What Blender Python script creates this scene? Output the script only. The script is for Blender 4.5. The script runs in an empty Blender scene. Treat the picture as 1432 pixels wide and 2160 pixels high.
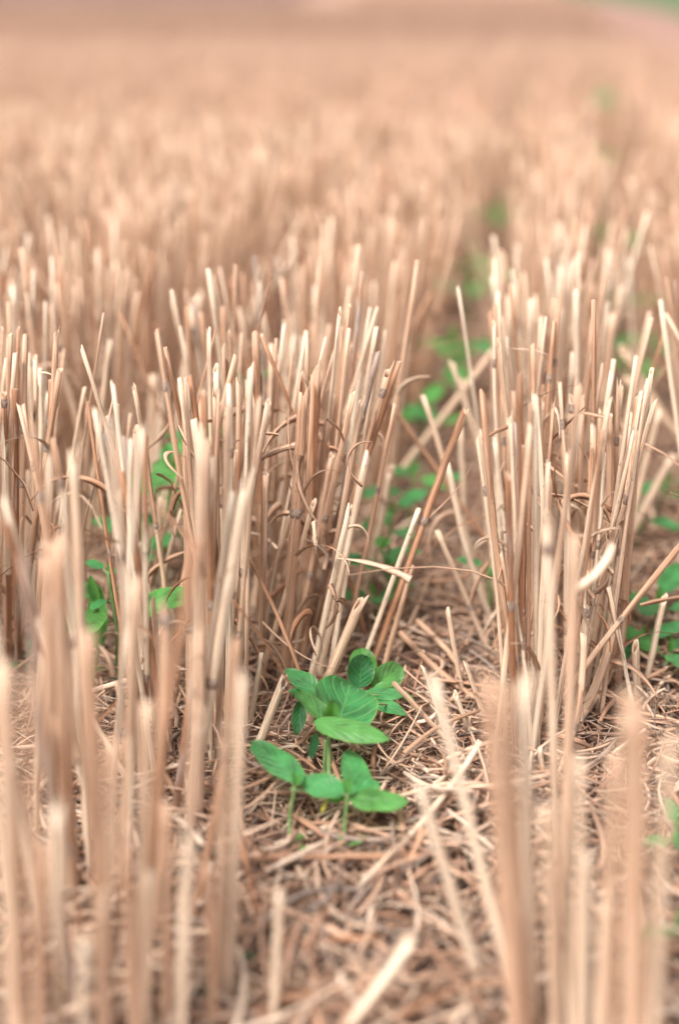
import bpy, math, random
import numpy as np
from mathutils import Vector

random.seed(7)
rng = np.random.default_rng(11)
R = math.radians
scene = bpy.context.scene
COL = scene.collection

# ------------------------------------------------------------------ camera
CH, PITCH, F = 0.431, R(20.5), 3000.0        # camera height (m), pitch down, focal length in photo pixels
cam_d = bpy.data.cameras.new('camera')
cam = bpy.data.objects.new('camera', cam_d)
COL.objects.link(cam)
cam.location = (0, 0, CH)
cam.rotation_euler = (R(90) - PITCH, 0, 0)
cam_d.sensor_fit = 'VERTICAL'
cam_d.sensor_height = 36
cam_d.sensor_width = 24
cam_d.lens = 50
cam_d.clip_start = 0.02
cam_d.clip_end = 800
cam_d.dof.use_dof = True
cam_d.dof.focus_distance = 0.845
cam_d.dof.aperture_fstop = 2.5
scene.camera = cam

# ------------------------------------------------------------------ light: bright thin overcast
SUN_EL, SUN_AZ = R(58), R(215)               # azimuth the light comes from, clockwise from +Y
w = bpy.data.worlds.new('World')
scene.world = w
w.use_nodes = True
nt = w.node_tree
nt.nodes.clear()
sky = nt.nodes.new('ShaderNodeTexSky')
sky.sky_type = 'NISHITA'
sky.sun_disc = False
sky.sun_elevation = SUN_EL
sky.sun_rotation = SUN_AZ
sky.air_density = 1.0
sky.dust_density = 4.0
hs = nt.nodes.new('ShaderNodeHueSaturation')
hs.inputs['Saturation'].default_value = 0.25
bgn = nt.nodes.new('ShaderNodeBackground')
bgn.inputs['Strength'].default_value = 0.135
out = nt.nodes.new('ShaderNodeOutputWorld')
nt.links.new(sky.outputs[0], hs.inputs['Color'])
nt.links.new(hs.outputs[0], bgn.inputs['Color'])
nt.links.new(bgn.outputs[0], out.inputs['Surface'])
sd = bpy.data.lights.new('sun', 'SUN')
sd.energy = 2.9
sd.angle = R(12)
sd.color = (1.0, 0.94, 0.88)
sun = bpy.data.objects.new('sun', sd)
COL.objects.link(sun)
sun.rotation_euler = Vector((-math.sin(SUN_AZ) * math.cos(SUN_EL), -math.cos(SUN_AZ) * math.cos(SUN_EL), -math.sin(SUN_EL))).to_track_quat('-Z', 'Y').to_euler()
scene.view_settings.view_transform = 'Standard'
scene.view_settings.look = 'None'
scene.view_settings.exposure = 0.81
scene.view_settings.gamma = 1
scene.cycles.denoising_input_passes = 'RGB_ALBEDO_NORMAL'
scene.cycles.use_adaptive_sampling = False

# ------------------------------------------------------------------ geometry helpers
SP, CP = math.sin(PITCH), math.cos(PITCH)

def at(px, py, d):
    """photo pixel at depth d (m along the view axis) -> world point"""
    a, b = (px - 716) / F, (1080 - py) / F
    return Vector((d * a, d * (CP + SP * b), CH + d * (-SP + CP * b)))

def depth_for(py, z):
    return (CH - z) / (SP + CP * (py - 1080) / F)

def on_plane_y(px, py, Y):
    b = (1080 - py) / F
    return at(px, py, Y / (CP + SP * b))

def project(p):
    y, z = p[1], p[2] - CH
    d = y * CP - z * SP
    u = y * SP + z * CP
    return 716 + F * p[0] / d, 1080 - F * u / d, d

def ground_z(x, y):
    return (0.0035 * np.sin(x * 31 + 1.3 * np.sin(y * 17)) * np.cos(y * 27 + x * 9)
            + 0.002 * np.sin(x * 73 + y * 41) + 0.0015 * np.sin(x * 131 - y * 97))

class MB:
    """collects vertices, faces and the per-vertex attribute (cos, sin, length, tint)"""
    def __init__(self):
        self.v, self.q, self.a, self.n = [], [], [], 0
        self.poly = []
    def add(self, v, q, a, poly=None):
        self.v.append(v); self.a.append(a)
        if len(q): self.q.append(np.asarray(q, dtype=np.int32) + self.n)
        if poly is not None:
            self.poly.append(np.asarray(poly, dtype=np.int32) + self.n)
        self.n += len(v)
    def build(self, name, mat, parent=None, smooth=True, origin=None):
        v = np.concatenate(self.v).astype(np.float32)
        if origin is not None: v = v - np.array(origin, dtype=np.float32)
        a = np.concatenate(self.a).astype(np.float32)
        me = bpy.data.meshes.new(name)
        q = np.concatenate(self.q) if self.q else np.zeros((0, 4), np.int32)
        caps = self.poly
        nl = q.size + sum(c.size for c in caps)
        tot = [np.full(len(q), 4, np.int32)] + [np.full(c.shape[0], c.shape[1], np.int32) for c in caps]
        tot = np.concatenate(tot)
        idx = np.concatenate([q.ravel()] + [c.ravel() for c in caps])
        me.vertices.add(len(v)); me.vertices.foreach_set('co', v.ravel())
        me.loops.add(nl); me.loops.foreach_set('vertex_index', idx)
        me.polygons.add(len(tot))
        me.polygons.foreach_set('loop_start', np.concatenate([[0], np.cumsum(tot)[:-1]]).astype(np.int32))
        me.polygons.foreach_set('use_smooth', np.full(len(tot), smooth))
        me.update(calc_edges=True)
        at_ = me.attributes.new('vc', 'FLOAT_COLOR', 'POINT')
        at_.data.foreach_set('color', a.ravel())
        me.materials.append(mat)
        o = bpy.data.objects.new(name, me)
        COL.objects.link(o)
        if parent is not None: o.parent = parent
        elif origin is not None: o.location = origin
        return o

def frames(C):
    """C (N,S,3) -> two unit normals (N,S,3) each"""
    T = np.gradient(C, axis=1)
    T /= np.linalg.norm(T, axis=2, keepdims=True) + 1e-12
    ref = np.where(np.abs(T[:, :1, 2:3]) > 0.8, np.array([1., 0, 0]), np.array([0, 0, 1.]))
    ref = np.broadcast_to(ref, T.shape)
    A = np.cross(T, ref); A /= np.linalg.norm(A, axis=2, keepdims=True) + 1e-12
    B = np.cross(A, T)
    return A, B

def tubes(mb, C, ra, rb, K, tint, cap=True, roll=None, lens=None):
    """many tubes at once. C (N,S,3), ra/rb (N,S) half axes, tint (N,)"""
    N, S, _ = C.shape
    A, B = frames(C)
    th = np.arange(K) * 2 * np.pi / K
    th = th[None, :] + (np.zeros((N, 1)) if roll is None else roll[:, None] * 0)
    c, s = np.cos(th), np.sin(th)
    if roll is not None:
        cr, sr = np.cos(roll)[:, None, None], np.sin(roll)[:, None, None]
        A, B = A * cr + B * sr, B * cr - A * sr
    V = (C[:, :, None, :] + A[:, :, None, :] * (ra[:, :, None] * c[:, None, :])[..., None]
         + B[:, :, None, :] * (rb[:, :, None] * s[:, None, :])[..., None])
    L = np.concatenate([np.zeros((N, 1)), np.cumsum(np.linalg.norm(np.diff(C, axis=1), axis=2), axis=1)], axis=1)
    at_ = np.empty((N, S, K, 4))
    at_[..., 0] = c[:, None, :] * .5 + .5
    at_[..., 1] = s[:, None, :] * .5 + .5
    at_[..., 2] = L[:, :, None]
    at_[..., 3] = tint[:, None, None]
    i = np.arange(S - 1)[:, None] * K
    j = np.arange(K)[None, :]
    q = np.stack([i + j, i + (j + 1) % K, i + K + (j + 1) % K, i + K + j], -1).reshape(-1, 4)
    base = (np.arange(N) * S * K)[:, None, None]
    Q = (q[None] + base).reshape(-1, 4)
    P = None
    if cap:
        P = (np.arange(K) + (S - 1) * K)[None] + base[:, :, 0]
    mb.add(V.reshape(-1, 3), Q, at_.reshape(-1, 4), P)

# ------------------------------------------------------------------ materials
def mat_base(name):
    m = bpy.data.materials.new(name)
    m.use_nodes = True
    n = m.node_tree
    n.nodes.clear()
    return m, n, n.nodes, n.links

def ramp(N, stops, interp='LINEAR'):
    r = N.new('ShaderNodeValToRGB')
    r.color_ramp.interpolation = interp
    while len(r.color_ramp.elements) > 1: r.color_ramp.elements.remove(r.color_ramp.elements[-1])
    r.color_ramp.elements[0].position = stops[0][0]
    r.color_ramp.elements[0].color = (*stops[0][1], 1)
    for p, c in stops[1:]:
        e = r.color_ramp.elements.new(p); e.color = (*c, 1)
    return r

def math_(N, L, op, a, b=None):
    m = N.new('ShaderNodeMath'); m.operation = op
    for k, v in ((0, a), (1, b)):
        if v is None: continue
        if isinstance(v, (int, float)): m.inputs[k].default_value = v
        else: L.new(v, m.inputs[k])
    return m.outputs[0]

PALETTE = [(0.0, (.88, .73, .56)), (0.20, (.79, .585, .42)), (0.42, (.655, .425, .288)), (0.60, (.56, .335, .215)),
           (0.76, (.45, .228, .128)), (0.87, (.32, .145, .073)), (0.94, (.51, .41, .35)), (1.0, (.31, .25, .21))]
FAR_TONES = [(0.0, (.62, .45, .34)), (0.35, (.53, .35, .25)), (0.7, (.46, .275, .19)), (1.0, (.34, .19, .125))]
MULCH = [(0.0, (.82, .64, .49)), (0.25, (.68, .46, .325)), (0.5, (.54, .32, .215)), (0.75, (.43, .235, .145)),
         (0.9, (.38, .30, .25)), (1.0, (.17, .11, .08))]

def straw_mat(name, palette=PALETTE, contrast=1.0, rough=.5, spots=1.0):
    m, n, N, L = mat_base(name)
    a = N.new('ShaderNodeAttribute'); a.attribute_name = 'vc'
    sep = N.new('ShaderNodeSeparateColor'); L.new(a.outputs['Color'], sep.inputs[0])
    cmb = N.new('ShaderNodeCombineXYZ')
    L.new(math_(N, L, 'MULTIPLY', sep.outputs[0], 5.5), cmb.inputs[0])
    L.new(math_(N, L, 'MULTIPLY', sep.outputs[1], 5.5), cmb.inputs[1])
    L.new(math_(N, L, 'MULTIPLY', sep.outputs[2], 14.0), cmb.inputs[2])
    ns = N.new('ShaderNodeTexNoise'); ns.noise_dimensions = '4D'
    ns.inputs['Scale'].default_value = 1.0; ns.inputs['Detail'].default_value = 4
    ns.inputs['Roughness'].default_value = .65
    L.new(cmb.outputs[0], ns.inputs['Vector'])
    L.new(math_(N, L, 'MULTIPLY', a.outputs['Alpha'], 133.0), ns.inputs['W'])
    # broad patches along the stem shift the colour within the palette
    cm2 = N.new('ShaderNodeCombineXYZ')
    L.new(math_(N, L, 'MULTIPLY', sep.outputs[0], 1.6), cm2.inputs[0])
    L.new(math_(N, L, 'MULTIPLY', sep.outputs[1], 1.6), cm2.inputs[1])
    L.new(math_(N, L, 'MULTIPLY', sep.outputs[2], 30.0), cm2.inputs[2])
    n2 = N.new('ShaderNodeTexNoise'); n2.noise_dimensions = '4D'
    n2.inputs['Scale'].default_value = 1.0; n2.inputs['Detail'].default_value = 3
    L.new(cm2.outputs[0], n2.inputs['Vector'])
    L.new(math_(N, L, 'MULTIPLY', a.outputs['Alpha'], 57.0), n2.inputs['W'])
    sh = math_(N, L, 'MULTIPLY', math_(N, L, 'SUBTRACT', n2.outputs[0], .5), .5)
    t = math_(N, L, 'ADD', a.outputs['Alpha'], sh)
    tc = N.new('ShaderNodeClamp'); L.new(t, tc.inputs[0])
    rp = ramp(N, palette); L.new(tc.outputs[0], rp.inputs[0])
    st = N.new('ShaderNodeMapRange')
    st.inputs['From Min'].default_value = .36; st.inputs['From Max'].default_value = .62
    st.inputs['To Min'].default_value = 1 - .50 * contrast; st.inputs['To Max'].default_value = 1 + .22 * contrast
    L.new(ns.outputs[0], st.inputs[0])
    mx = N.new('ShaderNodeMix'); mx.data_type = 'RGBA'; mx.blend_type = 'MULTIPLY'
    mx.inputs[0].default_value = 1
    L.new(rp.outputs[0], mx.inputs[6]); L.new(st.outputs[0], mx.inputs[7])
    # mildew specks
    tcd = N.new('ShaderNodeTexCoord')
    n3 = N.new('ShaderNodeTexNoise'); n3.inputs['Scale'].default_value = 420; n3.inputs['Detail'].default_value = 2
    L.new(tcd.outputs['Object'], n3.inputs['Vector'])
    sp = N.new('ShaderNodeMapRange'); sp.inputs['From Min'].default_value = .66; sp.inputs['From Max'].default_value = .76
    sp.inputs['To Max'].default_value = .6 * spots
    L.new(n3.outputs[0], sp.inputs[0])
    mx2 = N.new('ShaderNodeMix'); mx2.data_type = 'RGBA'
    L.new(sp.outputs[0], mx2.inputs[0]); L.new(mx.outputs[2], mx2.inputs[6]); mx2.inputs[7].default_value = (.22, .12, .07, 1)
    bs = N.new('ShaderNodeBsdfPrincipled')
    L.new(mx2.outputs[2], bs.inputs['Base Color'])
    bs.inputs['Roughness'].default_value = rough
    bs.inputs['Specular IOR Level'].default_value = .35
    bp = N.new('ShaderNodeBump'); bp.inputs['Strength'].default_value = .7; bp.inputs['Distance'].default_value = .0006
    L.new(ns.outputs[0], bp.inputs['Height']); L.new(bp.outputs[0], bs.inputs['Normal'])
    tr = N.new('ShaderNodeBsdfTranslucent'); L.new(mx2.outputs[2], tr.inputs['Color'])
    ms = N.new('ShaderNodeMixShader'); ms.inputs[0].default_value = .06
    L.new(bs.outputs[0], ms.inputs[1]); L.new(tr.outputs[0], ms.inputs[2])
    o = N.new('ShaderNodeOutputMaterial'); L.new(ms.outputs[0], o.inputs['Surface'])
    return m

def leaf_mat(name, top, vein, edge, under, vein_depth=1.0, trans=.28):
    """attribute vc = (across 0..1, along 0..1, -, tint)"""
    m, n, N, L = mat_base(name)
    a = N.new('ShaderNodeAttribute'); a.attribute_name = 'vc'
    sep = N.new('ShaderNodeSeparateColor'); L.new(a.outputs['Color'], sep.inputs[0])
    au = math_(N, L, 'ABSOLUTE', math_(N, L, 'MULTIPLY', math_(N, L, 'SUBTRACT', sep.outputs[0], .5), 2.0))
    wv = math_(N, L, 'SUBTRACT', math_(N, L, 'MULTIPLY', sep.outputs[1], 5.5), math_(N, L, 'MULTIPLY', au, 2.3))
    fr = math_(N, L, 'ABSOLUTE', math_(N, L, 'SUBTRACT', math_(N, L, 'FRACT', math_(N, L, 'ADD', wv, 4.0)), .5))  # 0 mid .. .5 at vein
    lat = N.new('ShaderNodeMapRange'); lat.interpolation_type = 'SMOOTHSTEP'
    lat.inputs['From Min'].default_value = .30; lat.inputs['From Max'].default_value = .5
    L.new(fr, lat.inputs[0])
    mid = N.new('ShaderNodeMapRange'); mid.interpolation_type = 'SMOOTHSTEP'
    mid.inputs['From Min'].default_value = .09; mid.inputs['From Max'].default_value = .0
    L.new(au, mid.inputs[0])
    vn = math_(N, L, 'MAXIMUM', lat.outputs[0], mid.outputs[0])
    tcd = N.new('ShaderNodeTexCoord')
    n1 = N.new('ShaderNodeTexNoise'); n1.inputs['Scale'].default_value = 90; n1.inputs['Detail'].default_value = 4
    L.new(tcd.outputs['Object'], n1.inputs['Vector'])
    vo = N.new('ShaderNodeTexVoronoi'); vo.inputs['Scale'].default_value = 900; vo.feature = 'F1'
    L.new(tcd.outputs['Object'], vo.inputs['Vector'])
    dark = tuple(c * .55 for c in top)
    r1 = ramp(N, [(.34, dark), (.5, top), (.68, tuple(min(1, c * 1.35) for c in top))]); L.new(n1.outputs[0], r1.inputs[0])
    m1 = N.new('ShaderNodeMix'); m1.data_type = 'RGBA'
    L.new(math_(N, L, 'MULTIPLY', vn, .55 * vein_depth), m1.inputs[0]); L.new(r1.outputs[0], m1.inputs[6]); m1.inputs[7].default_value = (*vein, 1)
    ed = N.new('ShaderNodeMapRange'); ed.inputs['From Min'].default_value = .93; ed.inputs['From Max'].default_value = 1.0
    ed.inputs['To Max'].default_value = .8
    L.new(au, ed.inputs[0])
    m2 = N.new('ShaderNodeMix'); m2.data_type = 'RGBA'
    L.new(ed.outputs[0], m2.inputs[0]); L.new(m1.outputs[2], m2.inputs[6]); m2.inputs[7].default_value = (*edge, 1)
    ge = N.new('ShaderNodeNewGeometry')
    m3 = N.new('ShaderNodeMix'); m3.data_type = 'RGBA'
    L.new(ge.outputs['Backfacing'], m3.inputs[0]); L.new(m2.outputs[2], m3.inputs[6]); m3.inputs[7].default_value = (*under, 1)
    bs = N.new('ShaderNodeBsdfPrincipled')
    L.new(m3.outputs[2], bs.inputs['Base Color'])
    bs.inputs['Roughness'].default_value = .45
    bs.inputs['Specular IOR Level'].default_value = .45
    bs.inputs['Sheen Weight'].default_value = .05
    hgt = math_(N, L, 'SUBTRACT', math_(N, L, 'MULTIPLY', vo.outputs[0], .25), math_(N, L, 'MULTIPLY', vn, 1.2 * vein_depth))
    bp = N.new('ShaderNodeBump'); bp.inputs['Strength'].default_value = .55; bp.inputs['Distance'].default_value = .0007
    L.new(hgt, bp.inputs['Height']); L.new(bp.outputs[0], bs.inputs['Normal'])
    tr = N.new('ShaderNodeBsdfTranslucent'); tr.inputs['Color'].default_value = (.25, .55, .08, 1)
    ms = N.new('ShaderNodeMixShader'); ms.inputs[0].default_value = trans
    L.new(bs.outputs[0], ms.inputs[1]); L.new(tr.outputs[0], ms.inputs[2])
    o = N.new('ShaderNodeOutputMaterial'); L.new(ms.outputs[0], o.inputs['Surface'])
    return m

def flat_mat(name, c1, c2, scale=300, rough=.6):
    m, n, N, L = mat_base(name)
    tcd = N.new('ShaderNodeTexCoord')
    n1 = N.new('ShaderNodeTexNoise'); n1.inputs['Scale'].default_value = scale; n1.inputs['Detail'].default_value = 4
    L.new(tcd.outputs['Object'], n1.inputs['Vector'])
    r1 = ramp(N, [(.35, c1), (.65, c2)]); L.new(n1.outputs[0], r1.inputs[0])
    bs = N.new('ShaderNodeBsdfPrincipled'); L.new(r1.outputs[0], bs.inputs['Base Color'])
    bs.inputs['Roughness'].default_value = rough
    o = N.new('ShaderNodeOutputMaterial'); L.new(bs.outputs[0], o.inputs['Surface'])
    return m

M_STRAW = straw_mat('straw')
M_FAR = straw_mat('far_straw', FAR_TONES, rough=.7)
M_LITTER = straw_mat('weathered_straw', MULCH, rough=.6, contrast=1.2)
M_SHEATH = straw_mat('dry_sheath', rough=.6, contrast=1.3)
M_NODE = flat_mat('stem_joint', (.16, .10, .07), (.42, .32, .26), 500)
M_LEAF = leaf_mat('soy_leaf', (.045, .240, .070), (.13, .39, .13), (.17, .36, .07), (.11, .27, .05))
M_LEAFY = leaf_mat('young_soy_leaf', (.075, .275, .060), (.16, .40, .10), (.24, .42, .07), (.13, .32, .045), .8, .35)
M_LEAFD = leaf_mat('crinkled_soy_leaf', (.012, .11, .035), (.075, .27, .085), (.20, .42, .10), (.10, .28, .08), 1.7, .15)
M_GSTEM = flat_mat('soy_stem', (.09, .17, .05), (.17, .24, .09), 200)
M_YELLOW = flat_mat('yellowed_leaf', (.62, .42, .04), (.40, .42, .06), 250)
M_COT = flat_mat('cotyledon', (.06, .20, .035), (.11, .27, .05), 200)

# ------------------------------------------------------------------ ground: one sheet to the horizon
def soil_mat():
    m, n, N, L = mat_base('soil')
    tcd = N.new('ShaderNodeTexCoord')
    n1 = N.new('ShaderNodeTexNoise'); n1.inputs['Scale'].default_value = 60; n1.inputs['Detail'].default_value = 8
    L.new(tcd.outputs['Object'], n1.inputs['Vector'])
    n2 = N.new('ShaderNodeTexNoise'); n2.inputs['Scale'].default_value = 1.1; n2.inputs['Detail'].default_value = 4
    L.new(tcd.outputs['Object'], n2.inputs['Vector'])
    r1 = ramp(N, [(.3, (.09, .052, .036)), (.7, (.27, .16, .115))]); L.new(n1.outputs[0], r1.inputs[0])
    r2 = ramp(N, [(.35, (.33, .20, .14)), (.65, (.41, .265, .19))]); L.new(n2.outputs[0], r2.inputs[0])
    # far from here the bare soil is all but covered by straw mulch
    ds = N.new('ShaderNodeVectorMath'); ds.operation = 'LENGTH'; L.new(tcd.outputs['Object'], ds.inputs[0])
    mr = N.new('ShaderNodeMapRange'); mr.inputs['From Min'].default_value = 1.2; mr.inputs['From Max'].default_value = 5
    mr.inputs['To Max'].default_value = .85
    L.new(ds.outputs['Value'], mr.inputs[0])
    mx = N.new('ShaderNodeMix'); mx.data_type = 'RGBA'
    L.new(mr.outputs[0], mx.inputs[0]); L.new(r1.outputs[0], mx.inputs[6]); L.new(r2.outputs[0], mx.inputs[7])
    bs = N.new('ShaderNodeBsdfPrincipled'); bs.inputs['Roughness'].default_value = .95
    bs.inputs['Specular IOR Level'].default_value = .15
    L.new(mx.outputs[2], bs.inputs['Base Color'])
    bp = N.new('ShaderNodeBump'); bp.inputs['Strength'].default_value = .8; bp.inputs['Distance'].default_value = .006
    L.new(n1.outputs[0], bp.inputs['Height']); L.new(bp.outputs[0], bs.inputs['Normal'])
    o = N.new('ShaderNodeOutputMaterial'); L.new(bs.outputs[0], o.inputs['Surface'])
    return m

def axis(lo, hi, step, far):
    c = list(np.arange(lo, hi + 1e-6, step))
    s, v = step, hi
    while v < far: s *= 1.25; v += s; c.append(v)
    s, v = step, lo
    while v > -far: s *= 1.25; v -= s; c.insert(0, v)
    return np.array(c)
gx, gy = axis(-.9, .9, .012, 400), axis(.2, 2.4, .012, 400)
X, Y = np.meshgrid(gx, gy)
Z = ground_z(X, Y) * np.clip(1.5 - np.hypot(X, Y - 1) / 6, 0, 1)
mb = MB()
nx, ny = len(gx), len(gy)
i, j = np.meshgrid(np.arange(nx - 1), np.arange(ny - 1))
b0 = (j * nx + i).ravel()
mb.add(np.stack([X, Y, Z], -1).reshape(-1, 3), np.stack([b0, b0 + 1, b0 + nx + 1, b0 + nx], -1), np.zeros((nx * ny, 4)))
g = mb.build('ground', soil_mat()); g['kind'] = 'structure'

def sheet(name, pts, z, mat):
    me = bpy.data.meshes.new(name)
    me.from_pydata([(x, y, z) for x, y in pts], [], [list(range(len(pts)))])
    me.materials.append(mat)
    o = bpy.data.objects.new(name, me); COL.objects.link(o); o['kind'] = 'structure'
    return o
# field margin at the far right: bare reddish track, then a green verge
TRACK = [(1.2, 5.6), (1.5, 8.5), (2.1, 12.5), (2.8, 17), (3.6, 22), (5.2, 34), (6.6, 44.9), (7, 45), (5.6, 30), (5, 24),
         (4.3, 19), (3.9, 17), (6, 18), (60, 34), (60, 12), (5, 4.5), (2.2, 4.2)]
VERGE = [(3.9, 17), (4.3, 19), (5, 24), (5.6, 30), (7, 45), (40, 300), (300, 300), (300, 60), (60, 34), (6, 18)]
sheet('dirt_track', TRACK, .004, flat_mat('track_soil', (.22, .11, .08), (.34, .20, .15), 3, .95))
sheet('grass_verge', VERGE, .012, flat_mat('verge_grass', (.045, .095, .03), (.11, .15, .06), 1.5, .9))
sheet('far_dark_strip', [(-200, 25), (-1.0, 24), (-.2, 300), (-200, 300)], .012, flat_mat('far_dark_strip', (.13, .065, .045), (.20, .11, .075), .6, .95))  # dark red-brown strip beyond the stubble at the far left

def inside(poly, x, y):
    c = np.zeros(len(x), bool)
    for a in range(len(poly)):
        (x1, y1), (x2, y2) = poly[a], poly[a - 1]
        hit = ((y1 > y) != (y2 > y)) & (x < (x2 - x1) * (y - y1) / (y2 - y1 + 1e-12) + x1)
        c ^= hit
    return c

# ------------------------------------------------------------------ things: helpers
def tag(o, label, cat, group=None):
    o['label'] = label; o['category'] = cat
    if group: o['group'] = group
    return o

def empty(name, loc):
    o = bpy.data.objects.new(name, None)
    o.empty_display_size = .01
    COL.objects.link(o); o.location = loc
    return o

def curve_pts(B, T, bend, S=12):
    t = np.linspace(0, 1, S)[:, None]
    B, T = np.array(B), np.array(T)
    return B + (T - B) * t + np.array(bend) * np.sin(np.pi * t)

def ribbon_path(p0, d0, length, curl, S=14, droop=1.0):
    """a dry blade: starts at p0 along d0, curls and droops"""
    p = np.array(p0, float); d = np.array(d0, float); d /= np.linalg.norm(d)
    side = rng.normal(size=3); side /= np.linalg.norm(side)
    pts = [p.copy()]
    for k in range(S - 1):
        d = d + np.cross(side, d) * curl / S + np.array([0, 0, -1.]) * droop * 1.6 / S
        d /= np.linalg.norm(d)
        p = p + d * length / S
        pts.append(p.copy())
    return np.array(pts)

def add_blade(mb, path, width, tint):
    S = len(path)
    t = np.linspace(0, 1, S)
    ra = width * .5 * np.minimum(1, (1.02 - t) ** .6) * (1 + .15 * np.sin(t * 19 + tint * 30))
    tubes(mb, path[None], ra[None], np.full((1, S), .00018), 4, np.array([tint]), roll=np.array([rng.uniform(0, 3)]))

def make_stalk(B, T, r, tint, bend=(0, 0, 0), nodes=(), sheath=None, blade=0, label=None, group=None, cut=None, cat='straw stalk', name='straw_stalk', extra_roll=0):
    B, T = Vector(B), Vector(T)
    root = empty(name, B)
    tag(root, label, cat, group)
    C = curve_pts(B, T, bend, 14) - np.array(B)
    t = np.linspace(0, 1, 14)
    wob = rng.normal(0, .00012, (14, 3)); wob[0] = 0
    C = C + wob
    rad = r * (1.04 - .10 * t) * (1 + .03 * np.sin(t * 23 + tint * 40))
    K = 12
    mb = MB()
    A, Bn = frames(C[None]); A, Bn = A[0], Bn[0]
    th = np.arange(K) * 2 * np.pi / K
    d = np.gradient(C, axis=0); d /= np.linalg.norm(d, axis=1, keepdims=True)
    rings, attr = [], []
    L = np.concatenate([[0], np.cumsum(np.linalg.norm(np.diff(C, axis=0), axis=1))])
    def ring(c, a, b, rr, off, l, tn):
        V = c + np.outer(np.cos(th) * rr, a) + np.outer(np.sin(th) * rr, b) + off
        at_ = np.stack([np.cos(th) * .5 + .5, np.sin(th) * .5 + .5, np.full(K, l), np.full(K, tn)], 1)
        rings.append(V); attr.append(at_)
    for k in range(13): ring(C[k], A[k], Bn[k], rad[k], 0, L[k], tint)
    slant = rng.uniform(.1, .9) * r * 2 if cut is None else cut
    ph = rng.uniform(0, 6.28)
    fr_ = 1.5 if rng.random() < .35 else .3
    jag = rng.uniform(-fr_, fr_, K) * r
    jag = jag + (np.cos(2 * th + ph * 3) * r * rng.uniform(0, 1.6) if fr_ > 1 else 0)
    off = np.outer(np.cos(th + ph) * slant + jag, d[-1])
    ring(C[-1], A[-1], Bn[-1], rad[-1], off, L[-1], tint)
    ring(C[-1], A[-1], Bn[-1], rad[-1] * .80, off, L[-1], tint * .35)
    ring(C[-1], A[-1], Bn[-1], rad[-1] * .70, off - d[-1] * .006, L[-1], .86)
    n = len(rings)
    q = []
    for k in range(n - 1):
        for j in range(K):
            q.append((k * K + j, k * K + (j + 1) % K, (k + 1) * K + (j + 1) % K, (k + 1) * K + j))
    mb.add(np.concatenate(rings), q, np.concatenate(attr), [[(n - 1) * K + j for j in range(K)]])
    mb.build('stem', M_STRAW, root)
    def pt(f):
        x = f * 13; k = min(12, int(x)); u = x - k
        return C[k] * (1 - u) + C[k + 1] * u, A[k], Bn[k], d[k], rad[k], L[k]
    for f in nodes:
        c, a, b, dd, rr, l = pt(f)
        m2 = MB()
        prof = [(-.0032, 1.01), (-.0016, 1.16), (0, 1.26), (.0012, 1.12), (.003, 1.01)]
        Cn = np.array([c + dd * z for z, _ in prof])[None]
        rn = np.array([rr * q_ for _, q_ in prof])[None]
        tubes(m2, Cn, rn, rn, 12, np.array([tint]), cap=False)
        m2.build('stem_joint', M_NODE, root)
    if sheath:
        f0, f1 = sheath
        m3 = MB()
        S2, K2 = 9, 11
        arc = np.linspace(0, R(290), K2) + ph
        V, At = [], []
        top = rng.uniform(.75, 1.0, K2)
        for k in range(S2):
            for j in range(K2):
                f = f0 + (f1 - f0) * k / (S2 - 1) * (top[j] if k > S2 - 3 else 1)
                c, a, b, dd, rr, l = pt(min(f, .995))
                flare = 1.10 + .18 * (k / (S2 - 1)) ** 3 + .05 * math.sin(j * 2.1 + k)
                V.append(c + (a * math.cos(arc[j]) + b * math.sin(arc[j])) * rr * flare)
                At.append((math.cos(arc[j]) * .5 + .5, math.sin(arc[j]) * .5 + .5, l, (tint + .33) % 1 * .85))
        q = [(k * K2 + j, k * K2 + j + 1, (k + 1) * K2 + j + 1, (k + 1) * K2 + j) for k in range(S2 - 1) for j in range(K2 - 1)]
        m3.add(np.array(V), q, np.array(At))
        m3.build('leaf_sheath', M_SHEATH, root)
    for _ in range(blade):
        f = random.choice(list(nodes)) if nodes else random.uniform(.35, .8)
        c, a, b, dd, rr, l = pt(min(f, .95))
        out_ = a * rng.normal() + b * rng.normal()
        m4 = MB()
        add_blade(m4, ribbon_path(c, dd * .9 + out_ * .5, rng.uniform(.025, .07), rng.uniform(-4, 4), S=18, droop=rng.uniform(.5, 2)), rng.uniform(.0022, .0055), rng.uniform(.1, .85))
        m4.build('dry_leaf', M_SHEATH, root)
    return root

def stalk_px(tx, ty, lx, ly, h, wpx, tint, label, group=None, sl=0.0, bend=0.0, **kw):
    """tip pixel, a lower pixel on the stem, tip height (m), width in photo pixels; sl leans it away from the camera"""
    d = depth_for(ty, h)
    T = at(tx, ty, d)
    k = sl
    Lw = on_plane_y(lx, ly, T.y)
    D = Lw - T
    D.y += k * D.z
    s = (T.z + .006) / -D.z
    B = T + D * s
    r = wpx * d / F / 2
    side = Vector((bend, 0, 0))
    return make_stalk(B, T, r, tint, bend=side, label=label, group=group, **kw)

def fallen_px(x1, y1, z1, x2, y2, z2, wpx, tint, label, flat=1.0, bend=(0, 0, 0), group=None, name='fallen_straw', nodes=()):
    P, Q = at(x1, y1, depth_for(y1, z1)), at(x2, y2, depth_for(y2, z2))
    d = (depth_for(y1, z1) + depth_for(y2, z2)) / 2
    r = wpx * d / F / 2
    return make_stalk(P, Q, r, tint, bend=bend, label=label, group=group, name=name, cat='straw', nodes=nodes)
# ------------------------------------------------------------------ the stalks one can pick out in the photo
GR = 'cut straw stalks standing in rows'
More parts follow.
